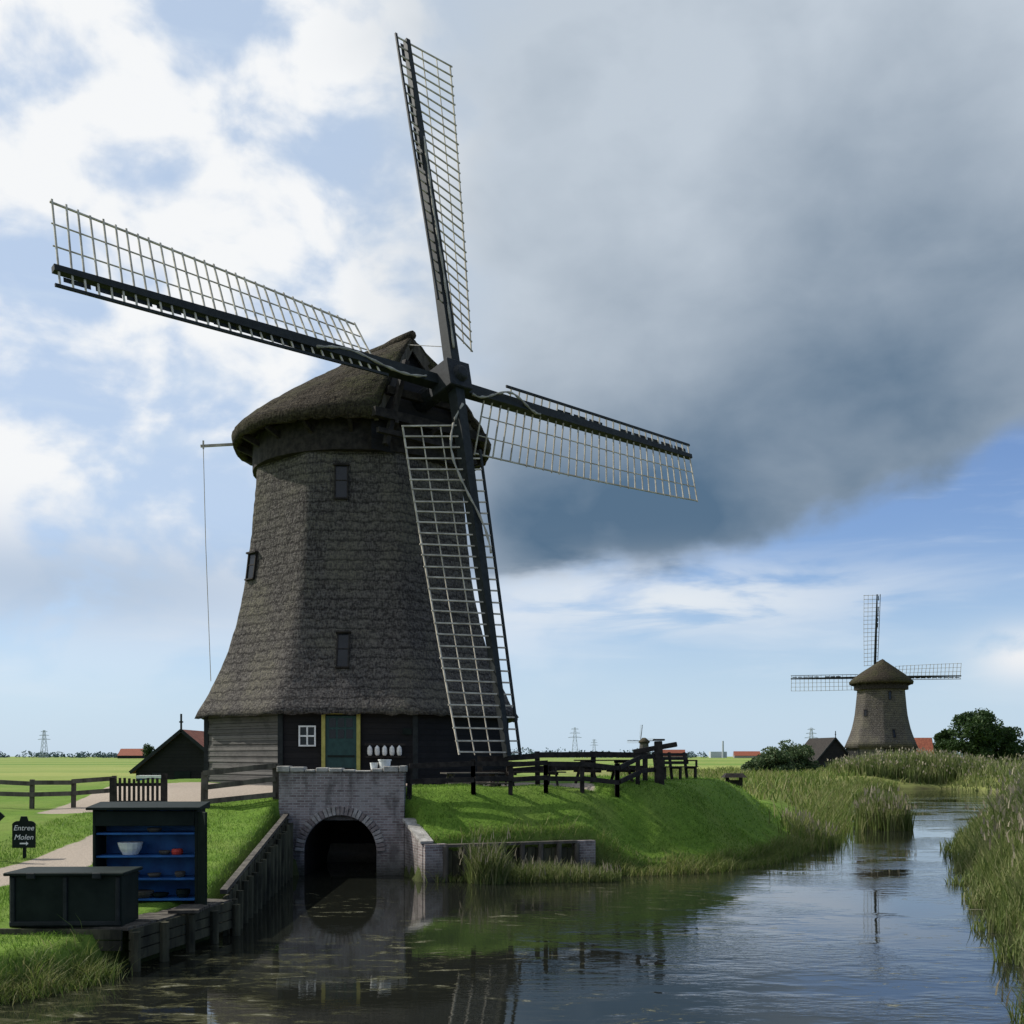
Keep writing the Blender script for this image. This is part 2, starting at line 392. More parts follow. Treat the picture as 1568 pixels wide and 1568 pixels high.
def lawn(x0,x1,y0,y1,n,hh,wd):
    x=rng.uniform(x0,x1,n); y=rng.uniform(y0,y1,n); d=sdist(x,y); gr=gravel(x,y)
    s=(d>.08)&(gr<.4)&~((x<-4.5)&(y>17)&(y<20.5)&(x>-8.2)); x=x[s];y=y[s]
    P=P3(x,y); return blades(P,hh*rng.uniform(.4,1.2,len(x))*(.5+.9*clumpy(x,y,1.7)),wd,1.1,0)
L1=lawn(-12,-5.3,13,24,36000,.075,.010)
L2=lawn(-12,-5.9,24,33,16000,.07,.014)
L3=lawn(-3,9,29.5,37,36000,.065,.015)
L4=lawn(3,16,36,52,16000,.08,.024)
field('lawn_grass',[L1,L2,L3,L4],[M['grassb']])
n=26000
x=rng.uniform(4,60,n); y=rng.uniform(54,150,n); s=(x>y*.09)&(x<y*.5)&(sdist(x,y)>.6); x=x[s];y=y[s]
P=P3(x,y); r1=blades(P,rng.uniform(.3,.8,len(x))*(.4+clumpy(x,y,.25)),.05+.0006*y,.7,0)
field('rough_meadow_grass',[r1],[M['rough']])
# ------------------------------------------------------------------ windmill
def ring_pts(R,rot,ns=8,rc=.06):
    out=[]
    cs=[V((R*math.cos(rot+math.pi/8+k*math.pi/4),R*math.sin(rot+math.pi/8+k*math.pi/4))) for k in range(8)]
    for k in range(8):
        a,b=cs[k],cs[(k+1)%8]
        for i in range(ns):
            t=rc+(1-2*rc)*i/(ns-1); out.append(a.lerp(b,t))
    res=[]
    for k in range(8):
        seg=out[k*ns:(k+1)*ns]; res+=seg
        nxt=out[((k+1)%8)*ns]; mid=(seg[-1]+nxt)/2; c=cs[(k+1)%8]; res.append(mid.lerp(c,.45))
    return res
def make_windmill(loc,theta,trot,detail=True,rk=1.):
    root=empty('thatched_windmill',loc)
    zb=4.65; rn=random.Random(3)
    prof=[(4.65,6.12),(5.3,5.72),(6.0,5.36),(6.8,5.02),(7.8,4.70),(8.9,4.45),(10,4.27),(11.2,4.13),(12.4,4.02),(13.7,3.93)]
    zz=np.linspace(4.65,13.7,44 if detail else 10); RR=np.interp(zz,[a for a,_ in prof],[b_*rk for _,b_ in prof])
    RR2=RR.copy()
    for _ in range(4): RR2[1:-1]=(RR2[:-2]+RR2[1:-1]*2+RR2[2:])/4
    b=MB(); vs=[];fs=[]
    ns=14 if detail else 4
    rings=[ring_pts(R,trot,ns) for R in RR2]; m_=len(rings[0])
    inner=[p*((RR2[0]-.45)/RR2[0]) for p in rings[0]]
    for p in inner: vs.append((p.x,p.y,zb+.12))
    for i,(z,rg) in enumerate(zip(zz,rings)):
        for p in rg:
            j=1+rn.uniform(-.0035,.0035); dz=rn.uniform(-.07,.03) if i==0 else 0
            vs.append((p.x*j,p.y*j,z+dz))
    for i in range(len(zz)):
        for k in range(m_): fs.append((i*m_+k,i*m_+(k+1)%m_,(i+1)*m_+(k+1)%m_,(i+1)*m_+k))
    b.add(vs,fs); b.build('thatched_tower',[M['thatch']],root,smooth=True)
    b=MB()
    Rb=5.62*rk; cs=[(Rb*math.cos(trot+math.pi/8+k*math.pi/4),Rb*math.sin(trot+math.pi/8+k*math.pi/4)) for k in range(8)]
    for k in range(8):
        a,c=cs[k],cs[(k+1)%8]
        ang=math.degrees(math.atan2((a[1]+c[1])/2,(a[0]+c[0])/2))
        grey= -150<ang<-110
        b.add([(a[0],a[1],1.9),(c[0],c[1],1.9),(c[0],c[1],4.85),(a[0],a[1],4.85)],[(0,1,2,3)],1 if grey else 0)
        b.beam((a[0]*1.004,a[1]*1.004,1.9),(a[0]*1.004,a[1]*1.004,4.7),.16,mi=2)
        if detail and grey:
            A=V((a[0],a[1],0));C=V((c[0],c[1],0)); d=(C-A).normalized(); nr=V((d.y,-d.x,0))
            for j in range(13):
                z0=2.1+j*.2; s0=rn.choice([.1,.1,.35])
                lo=A+d*s0+nr*(.05); hi=C-d*.1+nr*.05
                tl=rn.uniform(-.02,.02)
                b.hexa([lo+V((0,0,z0+tl)),hi+V((0,0,z0)),hi-nr*.04+V((0,0,z0)),lo-nr*.04+V((0,0,z0+tl)),lo-nr*.035+V((0,0,z0+.2+tl)),hi-nr*.035+V((0,0,z0+.2)),hi-nr*.045+V((0,0,z0+.2)),lo-nr*.045+V((0,0,z0+.2+tl))],1)
    b.build('base_walls',[M['tar'],M['greyboards'],M['blackwood']],root)
    def face(i_ang):
        return V((math.cos(i_ang),math.sin(i_ang),0)),V((-math.sin(i_ang),math.cos(i_ang),0))
    ap=math.cos(math.pi/8)
    b=MB()
    def towin(ang,u,z,w,h):
        nrm,tan=face(ang); R0=np.interp(z-h/2,zz,RR2)*ap; R1=np.interp(z+h/2,zz,RR2)*ap
        p0=nrm*R0+V((0,0,z-h/2)); p1=nrm*R1+V((0,0,z+h/2)); up=(p1-p0).normalized(); fn=tan.cross(up).normalized()
        if fn.dot(nrm)<0: fn=-fn
        c=(p0+p1)/2+tan*u
        b.box(c-fn*.03,(w,.14,h),0,tan,fn,up)
        for s_ in(-1,1): b.box(c+tan*s_*(w/2+.02)+fn*.0,(.045,.16,h+.06),1,tan,fn,up)
        b.box(c+up*(h/2+.03)+fn*.03,(w+.16,.24,.06),1,tan,fn,up)
        b.box(c-up*(h/2+.02)+fn*.02,(w+.1,.18,.05),1,tan,fn,up)
        b.box(c+up*.05+fn*.045,(w,.02,.035),1,tan,fn,up)
    f0=trot
    towin(f0,-.38,12.5,.38,1.1); towin(f0,-.22,6.75,.34,1.2); towin(f0-math.pi/4,-1.25,9.95,.4,.9)
    towin(f0+math.pi*.75,.2,9.5,.42,.95); towin(f0+math.pi,-.2,6.9,.4,1.2)
    b.build('tower_windows',[M['glass'],M['darkwood']],root)
    if detail:
        nrm,tan=face(f0); A=Rb*ap
        b=MB()
        def onwall(u,z,o,size,mi): b.box(nrm*(A+o)+tan*u+V((0,0,z)),size,mi,tan,nrm,(0,0,1))
        du=-.22
        onwall(du,3.45,.06,(1.0,.08,2.3),0)
        for k_ in(-1,1): onwall(du+k_*.56,3.5,.09,(.12,.16,2.3),1)
        onwall(du,4.7,.09,(1.25,.16,.1),1)
        for k_ in(-1,0,1):
            for j_ in(0,1): onwall(du+k_*.27,4.38-.36*j_,.105,(.21,.02,.29),2)
        onwall(du,3.3,.108,(.86,.025,.07),3); onwall(du,2.9,.108,(.86,.025,.05),3)
        wu=-1.3; wz=3.95
        onwall(wu,wz,.05,(.56,.06,.68),2)
        for k_ in(-1,0,1): onwall(wu+k_*.25,wz,.09,(.05,.06,.66),4)
        for k_ in(-1,0,1): onwall(wu,wz+k_*.31,.095,(.55,.06,.05),4)
        onwall(1.9,4.1,.06,(.3,.04,.2),3)
        b.build('door_and_window',[M['green'],M['yellow'],M['glass'],M['dgreen'],M['white']],root)
        b=MB()
        for i in range(5):
            u=.72+i*.235; c=nrm*(A+.28)+tan*u
            pts=[c+V((0,0,3.32)),c+V((0,0,3.36)),c+V((0,0,3.46))+nrm*.02,c+V((0,0,3.58))+nrm*.05,c+V((0,0,3.64))+nrm*.08]
            b.tube(pts,[.045,.075,.085,.07,.02],8,0)
        b.box(nrm*(A+.2)+tan*1.2+V((0,0,3.68)),(1.3,.06,.07),1,tan,nrm,(0,0,1))
        b.box(nrm*(A+.2)+tan*1.2+V((0,0,3.28)),(1.3,.16,.05),1,tan,nrm,(0,0,1))
        b.build('clogs',[M['white'],M['darkwood']],root,smooth=False)
    # ---- cap
    th=theta; n0=V((math.sin(th),-math.cos(th),0)); hh=V((math.cos(th),math.sin(th),0)); zu=V((0,0,1))
    def L(t_,s_,z_): return n0*t_+hh*s_+zu*z_
    b=MB()
    Rr=4.72; a0=math.acos(4.15/Rr); NA=96 if detail else 24; NQ=16 if detail else 6
    vs=[];fs=[]
    def rimpt(a): return Rr*math.cos(a),Rr*math.sin(a)
    def capz(q): return 14.78+3.3*q
    for i in range(NA+1):
        a=a0+(2*math.pi-2*a0)*i/NA; t_,s_=rimpt(a)
        tr=max(-2.1,min(3.0,t_*.72))
        for j in range(-1,NQ+1):
            if j==-1: vs.append(L(t_*.985,s_*.985,14.4+rn.uniform(-.05,.05))); continue
            q=j/NQ; p=q**1.16
            jj=rn.uniform(-.03,.03) if 0<j<NQ else rn.uniform(-.02,.02)
            tt=t_*(1-p)+tr*p; s2=s_*(1-p)
            vs.append(L(tt+jj,s2*(1+jj*.3),capz(q)+jj-(.10*q**8)))
    st=NQ+2
    for i in range(NA):
        for j in range(NQ+1):
            fs.append((i*st+j,(i+1)*st+j,(i+1)*st+j+1,i*st+j+1))
    b.add(vs,fs); ob=b.build('cap_thatch',[M['capth']],root,smooth=True)
    so=ob.modifiers.new('s','SOLIDIFY'); so.thickness=.3; so.offset=-1
    b=MB(); pts=[L(3.05-5.3*k/10,0,17.93+(.05 if k<9 else -.12)+rn.uniform(-.03,.03)) for k in range(11)]
    b.tube(pts,[.17+rn.uniform(-.02,.03) for _ in range(11)],8); b.build('cap_ridge',[M['capth']],root,smooth=True)
    b=MB(); fan=[]
    for j in range(NQ+1):
        q=j/NQ; p=q**1.16; t_,s_=rimpt(a0); fan.append((t_*(1-p)+3*p-.45,s_*(1-p)*.95,capz(q)-.15))
    poly=[L(t_,s_,z_) for t_,s_,z_ in fan]+[L(t_,-s_,z_) for t_,s_,z_ in fan[::-1][1:]]
    bl=len(poly); b.add(poly,[tuple(range(bl))],0)
    b.add([L(3.7,-2.2,13.5),L(3.7,2.2,13.5),L(3.7,2.2,14.8),L(3.7,-2.2,14.8)],[(0,1,2,3)],0)
    b.beam(L(4.1,-2.4,14.6),L(4.1,2.4,14.6),.25,.3,mi=1); b.beam(L(3.9,-1.7,15.5),L(3.9,1.7,15.5),.2,.25,mi=1)
    b.beam(L(4.2,-2.3,14.0),L(4.2,2.3,14.0),.16,.16,mi=1)
    for k in(-1,1):
        b.beam(L(4.1,k*1.9,13.6),L(4.0,k*1.0,16.6),.18,mi=1)
        b.beam(L(3.9,k*2.2,14.5),L(2.95,0,17.75),.16,.3,mi=2)
    NR=40
    for (r,z0_,z1_,mi) in((3.98,13.55,14.6,1),):
        vs=[];fs=[]
        for k in range(NR):
            a=2*math.pi*k/NR; vs+= [L(r*math.cos(a),r*math.sin(a),z0_),L(r*math.cos(a),r*math.sin(a),z1_)]
        for k in range(NR): fs.append((2*k,2*((k+1)%NR),2*((k+1)%NR)+1,2*k+1))
        b.add(vs,fs,mi)
        b.add([vs[2*k] for k in range(NR)],[tuple(range(NR))],mi)
    for k in range(18):
        a=2*math.pi*k/18; b.beam(L(3.9*math.cos(a),3.9*math.sin(a),14.2),L(4.5*math.cos(a),4.5*math.sin(a),14.45),.12,.2,mi=1)
    b.build('cap_frame',[M['tar'],M['darkwood'],M['oldwood']],root)
    # ---- rotor
    tau=math.radians(12.5); nn=n0*math.cos(tau)+zu*math.sin(tau); ww=zu*math.cos(tau)-n0*math.sin(tau)
    H=n0*5.1+zu*15.87; RS=12.95
    b=MB(); b.tube([H-nn*4.5,H-nn*.8],[.36,.36],12); b.tube([H+nn*.55,H+nn*.75],[.32,.2],10)
    b.box(H,(.95,.95,1.15),0,hh,ww,nn)
    b.build('windshaft',[M['iron']],root,bevel=.03 if detail else 0)
    bs=MB(); bl_=MB(); bc=MB()
    for k in range(4):
        a=math.radians(.5)+k*math.pi/2
        d=ww*math.cos(a)+hh*math.sin(a); tr=hh*math.cos(a)-ww*math.sin(a)
        off=nn*(.24 if k%2==0 else -.24)
        O=H+off
        bs.beam(O,O+d*6,.36,.42,.31,.34,up=nn,mi=0); bs.beam(O+d*6,O+d*RS,.31,.34,.17,.2,up=nn,mi=0)
        r_in={0:1.9,1:1.7,2:1.75,3:2.9}[k]
        def chord(r):
            q=(r-2)/(RS-2); ps=math.radians(25-26*q); return tr*math.cos(ps)-nn*math.sin(ps)
        NRg=30 if detail else 18
        Wt=1.95; Wl=.5; rt=.038 if detail else .05
        face_off=nn*.06
        for i in range(NRg):
            r=r_in+(RS-.12-r_in)*i/(NRg-1); c=chord(r)
            wl=Wl if r>2.6 else .1
            bl_.beam(O+d*(r+rn.uniform(-.015,.015))-c*wl+face_off,O+d*(r+rn.uniform(-.035,.035))+c*(Wt+rn.uniform(.03,.09)),rt*1.25,rt,up=nn,mi=0)
        for cw,th_ in((.68,.03),(1.33,.03),(Wt,.045)):
            pr=None
            for i in range(13):
                r=r_in+(RS-.05-r_in)*i/12; pt=O+d*r+chord(r)*cw-nn*.025
                if pr is not None: bl_.beam(pr,pt,th_ if detail else .05,th_,up=nn,mi=0)
                pr=pt
        pr=None
        for i in range(13):
            r=2.6+(RS-2.6)*i/12; pt=O+d*r-chord(r)*Wl+face_off
            if pr is not None: bs.beam(pr,pt,.085,.06,up=nn,mi=0)
            pr=pt
        if k in(0,1,3):
            for i in range(9):
                if k==1 and i in (3,): continue
                if k==0 and i in(0,1,2,7): continue
                r0=5.2+i*.84; c=chord(r0+.4)
                pa=O+d*(r0+.06)-c*.17; pb=O+d*(r0+.78)-c*.17
                bs.add([pa,pb,pb-c*.14,pa-c*.14],[(0,1,2,3)],0)
        pts=[];rs=[]
        N=30; Lc={0:8.0,1:3.2,2:5.2,3:4.2}[k]
        for i in range(N):
            f=i/(N-1); r=1.0+Lc*f; c=chord(max(r,2.6)); wv={0:.03,1:.22,2:.0,3:.2}[k]
            s_=-.05+wv*math.sin(f*7+k)+rn.uniform(-.012,.012)
            if k==2: s_=.9*math.sin(f*3.3)*(1-f)*1.3-.28*f+rn.uniform(-.012,.012)
            pts.append(O+d*r+c*s_+nn*(.24)+zu*(-.05)); rs.append(.04+.014*math.sin(i*1.7+k))
        bc.tube(pts,rs,6)
    bs.build('sail_stocks',[M['blackwood']],root)
    bl_.build('sail_lattice',[M['lath']],root)
    if detail: bc.build('furled_sailcloth',[M['cloth']],root,smooth=True)
    if detail:
        b=MB()
        b.beam((-4.4,-.3,14.75),(-5.75,-.9,14.5),.08,.09); b.beam((-5.65,-.9,14.4),(-5.65,-.9,14.7),.05)
        b.build('hoist_beam',[M['lath']],root)
        b=MB(); b.tube([(-5.65,-.9,14.5),(-5.55,-.95,11),(-5.35,-1.0,6.0)],.014,5); b.tube([H+nn*.1+ww*1.2,L(3.0,-.3,17.6)],.014,5)
        b.build('hoist_rope',[M['rope']],root)
    return root
theta=math.radians(42); trot=math.radians(-87.6)
mill=make_windmill((-5.5,41,0),theta,trot,True)
far=make_windmill((56.5,170,-.1),math.radians(180-8),math.radians(-80),False,.9)
def clone(root,name,loc,s,rz=0):
    e=empty(name,loc); e.scale=(s,s,s); e.rotation_euler=(0,0,rz)
    for c in root.children:
        o=bpy.data.objects.new(c.name,c.data); scene.collection.objects.link(o); o.parent=e
    return e
clone(far,'thatched_windmill',(106,890,0),1.0,.6)
# ------------------------------------------------------------------ brick culvert
b=MB(); cx=-4.76; y0=30.8; r=1.0; zs=.66; x0,x1=-6.47,-3.0; top=2.86
N=20; arc=[(cx+r*math.cos(math.pi*k/N),zs+r*math.sin(math.pi*k/N)) for k in range(N+1)]
outer=[]
for k in range(N+1):
    a=math.pi*k/N; ca,sa=math.cos(a),math.sin(a)
    tx=((x1-cx)/ca if ca>1e-6 else ((x0-cx)/ca if ca<-1e-6 else 1e9)); tz=(top-zs)/sa if sa>1e-6 else 1e9
    tt=min(tx,tz); outer.append((cx+ca*tt,zs+sa*tt))
vs=[(x,y0,z) for x,z in arc]+[(x,y0,z) for x,z in outer]
fs=[(k,k+1,N+2+k,N+1+k) for k in range(N)]
b.add(vs,fs)
for k in range(N):
    A,B_=outer[k],outer[k+1]
    if abs(A[0]-x1)<1e-6 and abs(B_[1]-top)<1e-6 and abs(A[1]-top)>1e-6: b.add([(A[0],y0,A[1]),(B_[0],y0,B_[1]),(x1,y0,top)],[(0,1,2)])
    if abs(A[1]-top)<1e-6 and abs(B_[0]-x0)<1e-6 and abs(B_[1]-top)>1e-6: b.add([(A[0],y0,A[1]),(B_[0],y0,B_[1]),(x0,y0,top)],[(0,1,2)])
b.add([(x0,y0,-.8),(cx-r,y0,-.8),(cx-r,y0,zs),(x0,y0,zs)],[(0,1,2,3)]); b.add([(cx+r,y0,-.8),(x1,y0,-.8),(x1,y0,zs),(cx+r,y0,zs)],[(0,1,2,3)])
prof=[(cx+r,-.8)]+arc+[(cx-r,-.8)]
vs=[(x,y0,z) for x,z in prof]+[(x,y0+4.5,z) for x,z in prof]; n_=len(prof)
b.add(vs,[(k,k+1,n_+k+1,n_+k) for k in range(n_-1)],1); b.add([(x,y0+4.5,z) for x,z in prof],[tuple(range(n_))],1)
b.add([(x0,y0,top),(x1,y0,top),(x1,y0+.4,top),(x0,y0+.4,top)],[(0,1,2,3)]); b.add([(x0,y0+.4,1.5),(x1,y0+.4,1.5),(x1,y0+.4,top),(x0,y0+.4,top)],[(0,1,2,3)])
b.add([(x0,y0,-.8),(x0,y0+.6,-.8),(x0,y0+.6,top),(x0,y0,top)],[(0,1,2,3)]); b.add([(x1,y0,-.8),(x1,y0+.6,-.8),(x1,y0+.6,top),(x1,y0,top)],[(0,1,2,3)])
cul=empty('brick_culvert',(cx,y0,0))
b.build('headwall',[M['brick'],M['darkwood']],cul,origin=(cx,y0,0))
b=MB()
for k in range(30):
    a=math.pi*(k+.5)/30; rr=r+.13; c=V((cx+rr*math.cos(a),y0-.02,zs+rr*math.sin(a)))
    rad=V((math.cos(a),0,math.sin(a))); tn=V((-math.sin(a),0,math.cos(a)))
    b.box(c,(.24,.09+random.uniform(-.01,.015),.095),random.choice([0,0,1]),rad,(0,1,0),tn)
M['vous']=mat('arch_brick',(.13,.105,.10),(.26,.22,.20),9,.9,.5); M['vous2']=mat('arch_brick_pale',(.22,.20,.18),(.38,.35,.32),9,.9,.5)
b.build('arch_ring',[M['vous'],M['vous2']],cul,origin=(cx,y0,0),bevel=.008)
b=MB(); x=x0-.06
while x<x1+.04:
    w=random.uniform(.26,.5); w=min(w,x1+.08-x)
    if w<.08: break
    hgt_=random.uniform(.04,.13)+(.1 if (x<x0+.4 or x+w>x1-.3) else 0)
    b.box((x+w/2,y0+.18,top+hgt_/2),(w-.02,.5+random.uniform(-.04,.04),hgt_),0); x+=w
b.build('coping',[M['stone']],cul,origin=(cx,y0,0),bevel=.02)
b=MB(); b.box((cx,33.1,2.3),(3.4,3.75,.3),0); b.build('paved_terrace',[mat('clay_pavers',(.2,.15,.12),(.34,.27,.22),5,.9,.4)])
b=MB(); c=(-3.55,30.98); b.tube([(c[0],c[1],2.93),(c[0],c[1],3.18)],[.14,.17],12,0); b.tube([(c[0],c[1],3.18),(c[0],c[1],3.21)],[.19,.19],12,0)
b.tube([(c[0]-.3,c[1],2.93),(c[0]-.3,c[1],3.12)],[.09,.12],10,0); b.build('white_tub',[M['white']])
b=MB(); A=V((-3.0,30.86,0)); B_=V((-2.36,29.22,0)) 
b.hexa([A+V((0,0,-.8)),B_+V((0,0,-.8)),B_+V((.3,.1,-.8)),A+V((.3,.1,-.8)),A+V((0,0,1.5)),B_+V((0,0,.98)),B_+V((.3,.1,.98)),A+V((.3,.1,1.5))],0)
b.box((-2.05,29.33,.1),(.62,.3,1.76),0,rz=.4); b.box((2.0,31.05,.1),(.6,.3,1.7),0,rz=.4)
b.beam(A+V((.12,.0,1.55)),B_+V((.12,.0,1.03)),.36,.07,mi=1)
b.build('brick_wing_wall',[M['brick'],M['stone']])
b=MB(); A=V((-1.8,29.4,0)); B_=V((1.75,30.92,0)); dd=(B_-A)
for i in range(16):
    a=A+dd*i/16; c=A+dd*(i+.93)/16; zt=.8+random.uniform(-.05,.03)
    b.box(((a+c)/2)+V((0,0,zt/2-.3)),((c-a).length,.07,zt+.6),0,rz=math.atan2(dd.y,dd.x))
for i in range(8):
    a=A+dd*i/7+V((.05,-.12,0)); b.tube([a+V((0,0,-.6)),a+V((0,0,.93+random.uniform(-.05,.05)))],.075,8,1)
b.beam(A+V((0,-.02,.93)),B_+V((0,-.02,.93)),.3,.07,mi=1)
b.build('timber_revetment',[M['pile'],M['oldwood']])
b=MB(); A=V((-5.28,20.4,0)); B_=V((-6.22,30.75,0)); dd=B_-A; n_=46; za,zb_=.78,1.66
for i in range(n_):
    f=(i+.5)/n_; a=A+dd*f; zt=za+(zb_-za)*f+random.uniform(-.1,.03)
    b.box(a+V((0,0,zt/2-.4)),(.05+random.uniform(0,.03),dd.length/n_*.93,zt+.8),0,rz=math.atan2(dd.y,dd.x)-math.pi/2)
for i in range(15):
    f=(i+.3)/15; a=A+dd*f+V((.12,0,0)); b.tube([a+V((0,0,-.7)),a+V((0.02,0,za+(zb_-za)*f-.12+random.uniform(-.06,.04)))],.075,8,0)
b.beam(A+V((-.02,0,za+.03)),B_+V((-.02,0,zb_+.03)),.13,.08,mi=1)
b.build('wooden_retaining_wall',[M['pile'],M['oldwood']])
b=MB(); A=V((-5.95,17.05,0)); B_=V((-5.25,20.45,0)); dd=(B_-A); ang=math.atan2(dd.y,dd.x)
for i in range(20):
    f=(i+.5)/20; c=A+dd*f; b.box(c+V((-.95,.2,.64+random.uniform(-.008,.008))),(dd.length/20*.92,2.1+random.uniform(-.06,.06),.05),0,rz=ang)
for j in range(3): b.box((A+B_)/2+V((.09,0,.56-.17*j)),(dd.length,.06,.15),1,rz=ang)
for i in range(5):
    a=A+dd*i/4+V((.17,0,0)); b.tube([a+V((0,0,-.7)),a+V((0,0,.6+random.uniform(-.04,.04)))],.08,8,1)
F1=V((-7.9,17.15,0)); ang2=math.atan2(A.y-F1.y,A.x-F1.x)
for j in range(2): b.box((A+F1)/2+V((0,-.12,.58-.17*j)),((A-F1).length,.06,.15),1,rz=ang2)
b.build('wooden_landing',[M['oldwood'],M['pile']])
sb=empty('storage_box',(-6.9,17.55,.66)); b=MB()
b.box((0,0,.40),(1.72,.85,.80),0); b.box((0,-.02,.825),(1.84,.98,.05),0)
for k in(-1,0,1): b.box((k*.8,-.44,.40),(.07,.035,.76),1)
b.box((0,-.445,.06),(1.7,.03,.07),1)
for k in(-.5,.5): b.box((k,-.5,.80),(.14,.03,.1),1)
b.build('box_body',[M['dgreen'],M['blackwood']],sb,bevel=.012); sb.rotation_euler=(0,0,.03)
cb=empty('shelf_cabinet',(-6.44,19.75,.66)); b=MB()
W=1.72;Dp=.62;Hc=1.70
b.box((-W/2-.02,0,Hc/2),(.05,Dp,Hc),0); b.box((W/2+.02,0,Hc/2),(.05,Dp,Hc),0)
b.hexa([(-W/2-.12,-Dp/2-.14,Hc+.003),(W/2+.12,-Dp/2-.14,Hc+.003),(W/2+.12,Dp/2+.05,Hc+.003),(-W/2-.12,Dp/2+.05,Hc+.003),(-W/2-.12,-Dp/2-.14,Hc+.05),(W/2+.12,-Dp/2-.14,Hc+.05),(W/2+.12,Dp/2+.05,Hc+.12),(-W/2-.12,Dp/2+.05,Hc+.12)],0)
b.box((0,Dp/2-.02,Hc/2),(W-.02,.03,Hc),1)
for z in(.12,.48,.88,1.28): b.box((0,-.02,z),(W-.02,Dp-.08,.035),1)
b.box((0,-Dp/2+.01,Hc-.15),(W-.01,.04,.26),0)
b.box((W/2+.16,-Dp/2-.13,.86),(.3,.04,1.62),0,rz=-.9)
def bowl(cx_,z,r0,r1,h_,mi): b.tube([(cx_,-.08,z),(cx_,-.08,z+h_*.5),(cx_,-.08,z+h_)],[r0,(r0+r1)/2+.015,r1],14,mi)
bowl(-.32,.90,.13,.22,.22,2); bowl(-.35,.50,.12,.2,.08,3); bowl(.1,.50,.08,.12,.07,3); bowl(.5,.90,.09,.09,.1,4); bowl(.28,.90,.07,.1,.07,3)
bowl(.2,.14,.1,.15,.08,0); bowl(-.1,.14,.14,.19,.12,3); bowl(.55,.5,.07,.09,.1,3); bowl(.1,1.30,.09,.13,.07,3); bowl(.6,.14,.09,.12,.14,0)
b.build('cabinet_body',[M['dgreen'],M['blue'],M['white'],M['oldwood'],M['red']],cb,bevel=.006); cb.rotation_euler=(0,0,.05)
b=MB()
for i in range(6): b.box((-5.5,18.6+.14*i,.70),(.5,.1,.05),0,rz=.1)
b.build('wooden_pallet',[M['oldwood']])
sg=empty('entrance_sign',(-10.55,24,1.1)); b=MB()
wv=.24
outl=[(-wv,.22),(wv,.22),(wv,.74),(.2,.78),(.15,.8),(.09,.8),(.06,.9),(-.06,.9),(-.09,.8),(-.15,.8),(-.2,.78),(-wv,.74)]
no=len(outl); b.add([(x,-.02,z) for x,z in outl]+[(x,.02,z) for x,z in outl],[tuple(range(no)),tuple(range(2*no-1,no-1,-1))]+[(k,(k+1)%no,no+(k+1)%no,no+k) for k in range(no)],0)
b.beam((0,.04,-.1),(0,.04,.7),.06,mi=0); b.build('board',[M['dgreen']],sg)
def text(s,loc,size,parent,mt,rz=0):
    cu=bpy.data.curves.new('txt','FONT'); cu.body=s; cu.size=size; cu.align_x='CENTER'; cu.extrude=.002; cu.shear=.25
    o=bpy.data.objects.new('tmp',cu); scene.collection.objects.link(o); dg=bpy.context.evaluated_depsgraph_get()
    me=bpy.data.meshes.new_from_object(o.evaluated_get(dg)); bpy.data.objects.remove(o)
    o=bpy.data.objects.new('lettering',me); me.materials.append(mt); scene.collection.objects.link(o)
    o.location=loc; o.rotation_euler=(math.pi/2,0,rz); o.parent=parent
text('Entree',(0,-.026,.6),.16,sg,M['white']); text('Molen',(0,-.026,.4),.16,sg,M['white'])
b=MB(); b.add([(-.08,-.024,.3),(.05,-.024,.3),(.05,-.024,.27),(.1,-.024,.315),(.05,-.024,.36),(.05,-.024,.33),(-.08,-.024,.33)],[tuple(range(7))]); b.build('arrow',[M['white']],sg)
sg.rotation_euler=(0,0,.1)
b=MB(); outl=[(-.5,1.15),(.05,1.15),(.05,1.08),(.26,1.27),(.05,1.46),(.05,1.39),(-.5,1.39)]; no=7
b.add([(x-11.05,23.6,z+.75) for x,z in outl]+[(x-11.05,23.64,z+.75) for x,z in outl],[tuple(range(no)),tuple(range(2*no-1,no-1,-1))]+[(k,(k+1)%no,no+(k+1)%no,no+k) for k in range(no)])
b.beam((-11.2,23.68,.9),(-11.2,23.68,2.1),.08); b.build('direction_sign',[M['dgreen']])
# ------------------------------------------------------------------ fences
def fence(name,pts,h,step,mat_,rails=(.92,.5),ps=.11,rt=(.05,.13)):
    b=MB()
    for A,B_ in zip(pts[:-1],pts[1:]):
        A=V((*A,0));B_=V((*B_,0)); n=max(1,round((B_-A).length/step))
        P_=[A.lerp(B_,i/n) for i in range(n+1)]
        zs_=[float(height(p.x,p.y)) for p in P_]
        for p,z in zip(P_,zs_): b.beam((p.x,p.y,z-.3),(p.x+random.uniform(-.03,.03),p.y,z+h+random.uniform(-.03,.06)),ps)
        for rr in rails:
            for i in range(n):
                u=(P_[i+1]-P_[i]).normalized(); of=V((u.y,-u.x,0))*(ps/2+.03)
                b.beam(P_[i]+of+V((0,0,zs_[i]+h*rr)),P_[i+1]+of+V((0,0,zs_[i+1]+h*rr+random.uniform(-.04,.04))),rt[0],rt[1])
    return b.build(name,[mat_])
fence('wooden_fence',[(-15.6,33.2),(-11.8,33.0)],.85,1.25,M['oldwood'])
fence('wooden_fence',[(-8.6,31.0),(-6.6,31.1)],1.0,2.0,M['oldwood'],rails=(.95,.55,.15),rt=(.07,.14),ps=.16)
fence('wooden_fence',[(-2.9,31.3),(-1.1,31.7),(1.0,32.6),(3.2,33.8),(4.7,36.0)],.92,1.4,M['darkwood'],rails=(.92,.45),ps=.13,rt=(.06,.14))
fence('wooden_fence',[(-1.0,35.2),(4.5,37.5)],1.05,1.8,M['darkwood'],ps=.16,rt=(.07,.18))
b=MB()
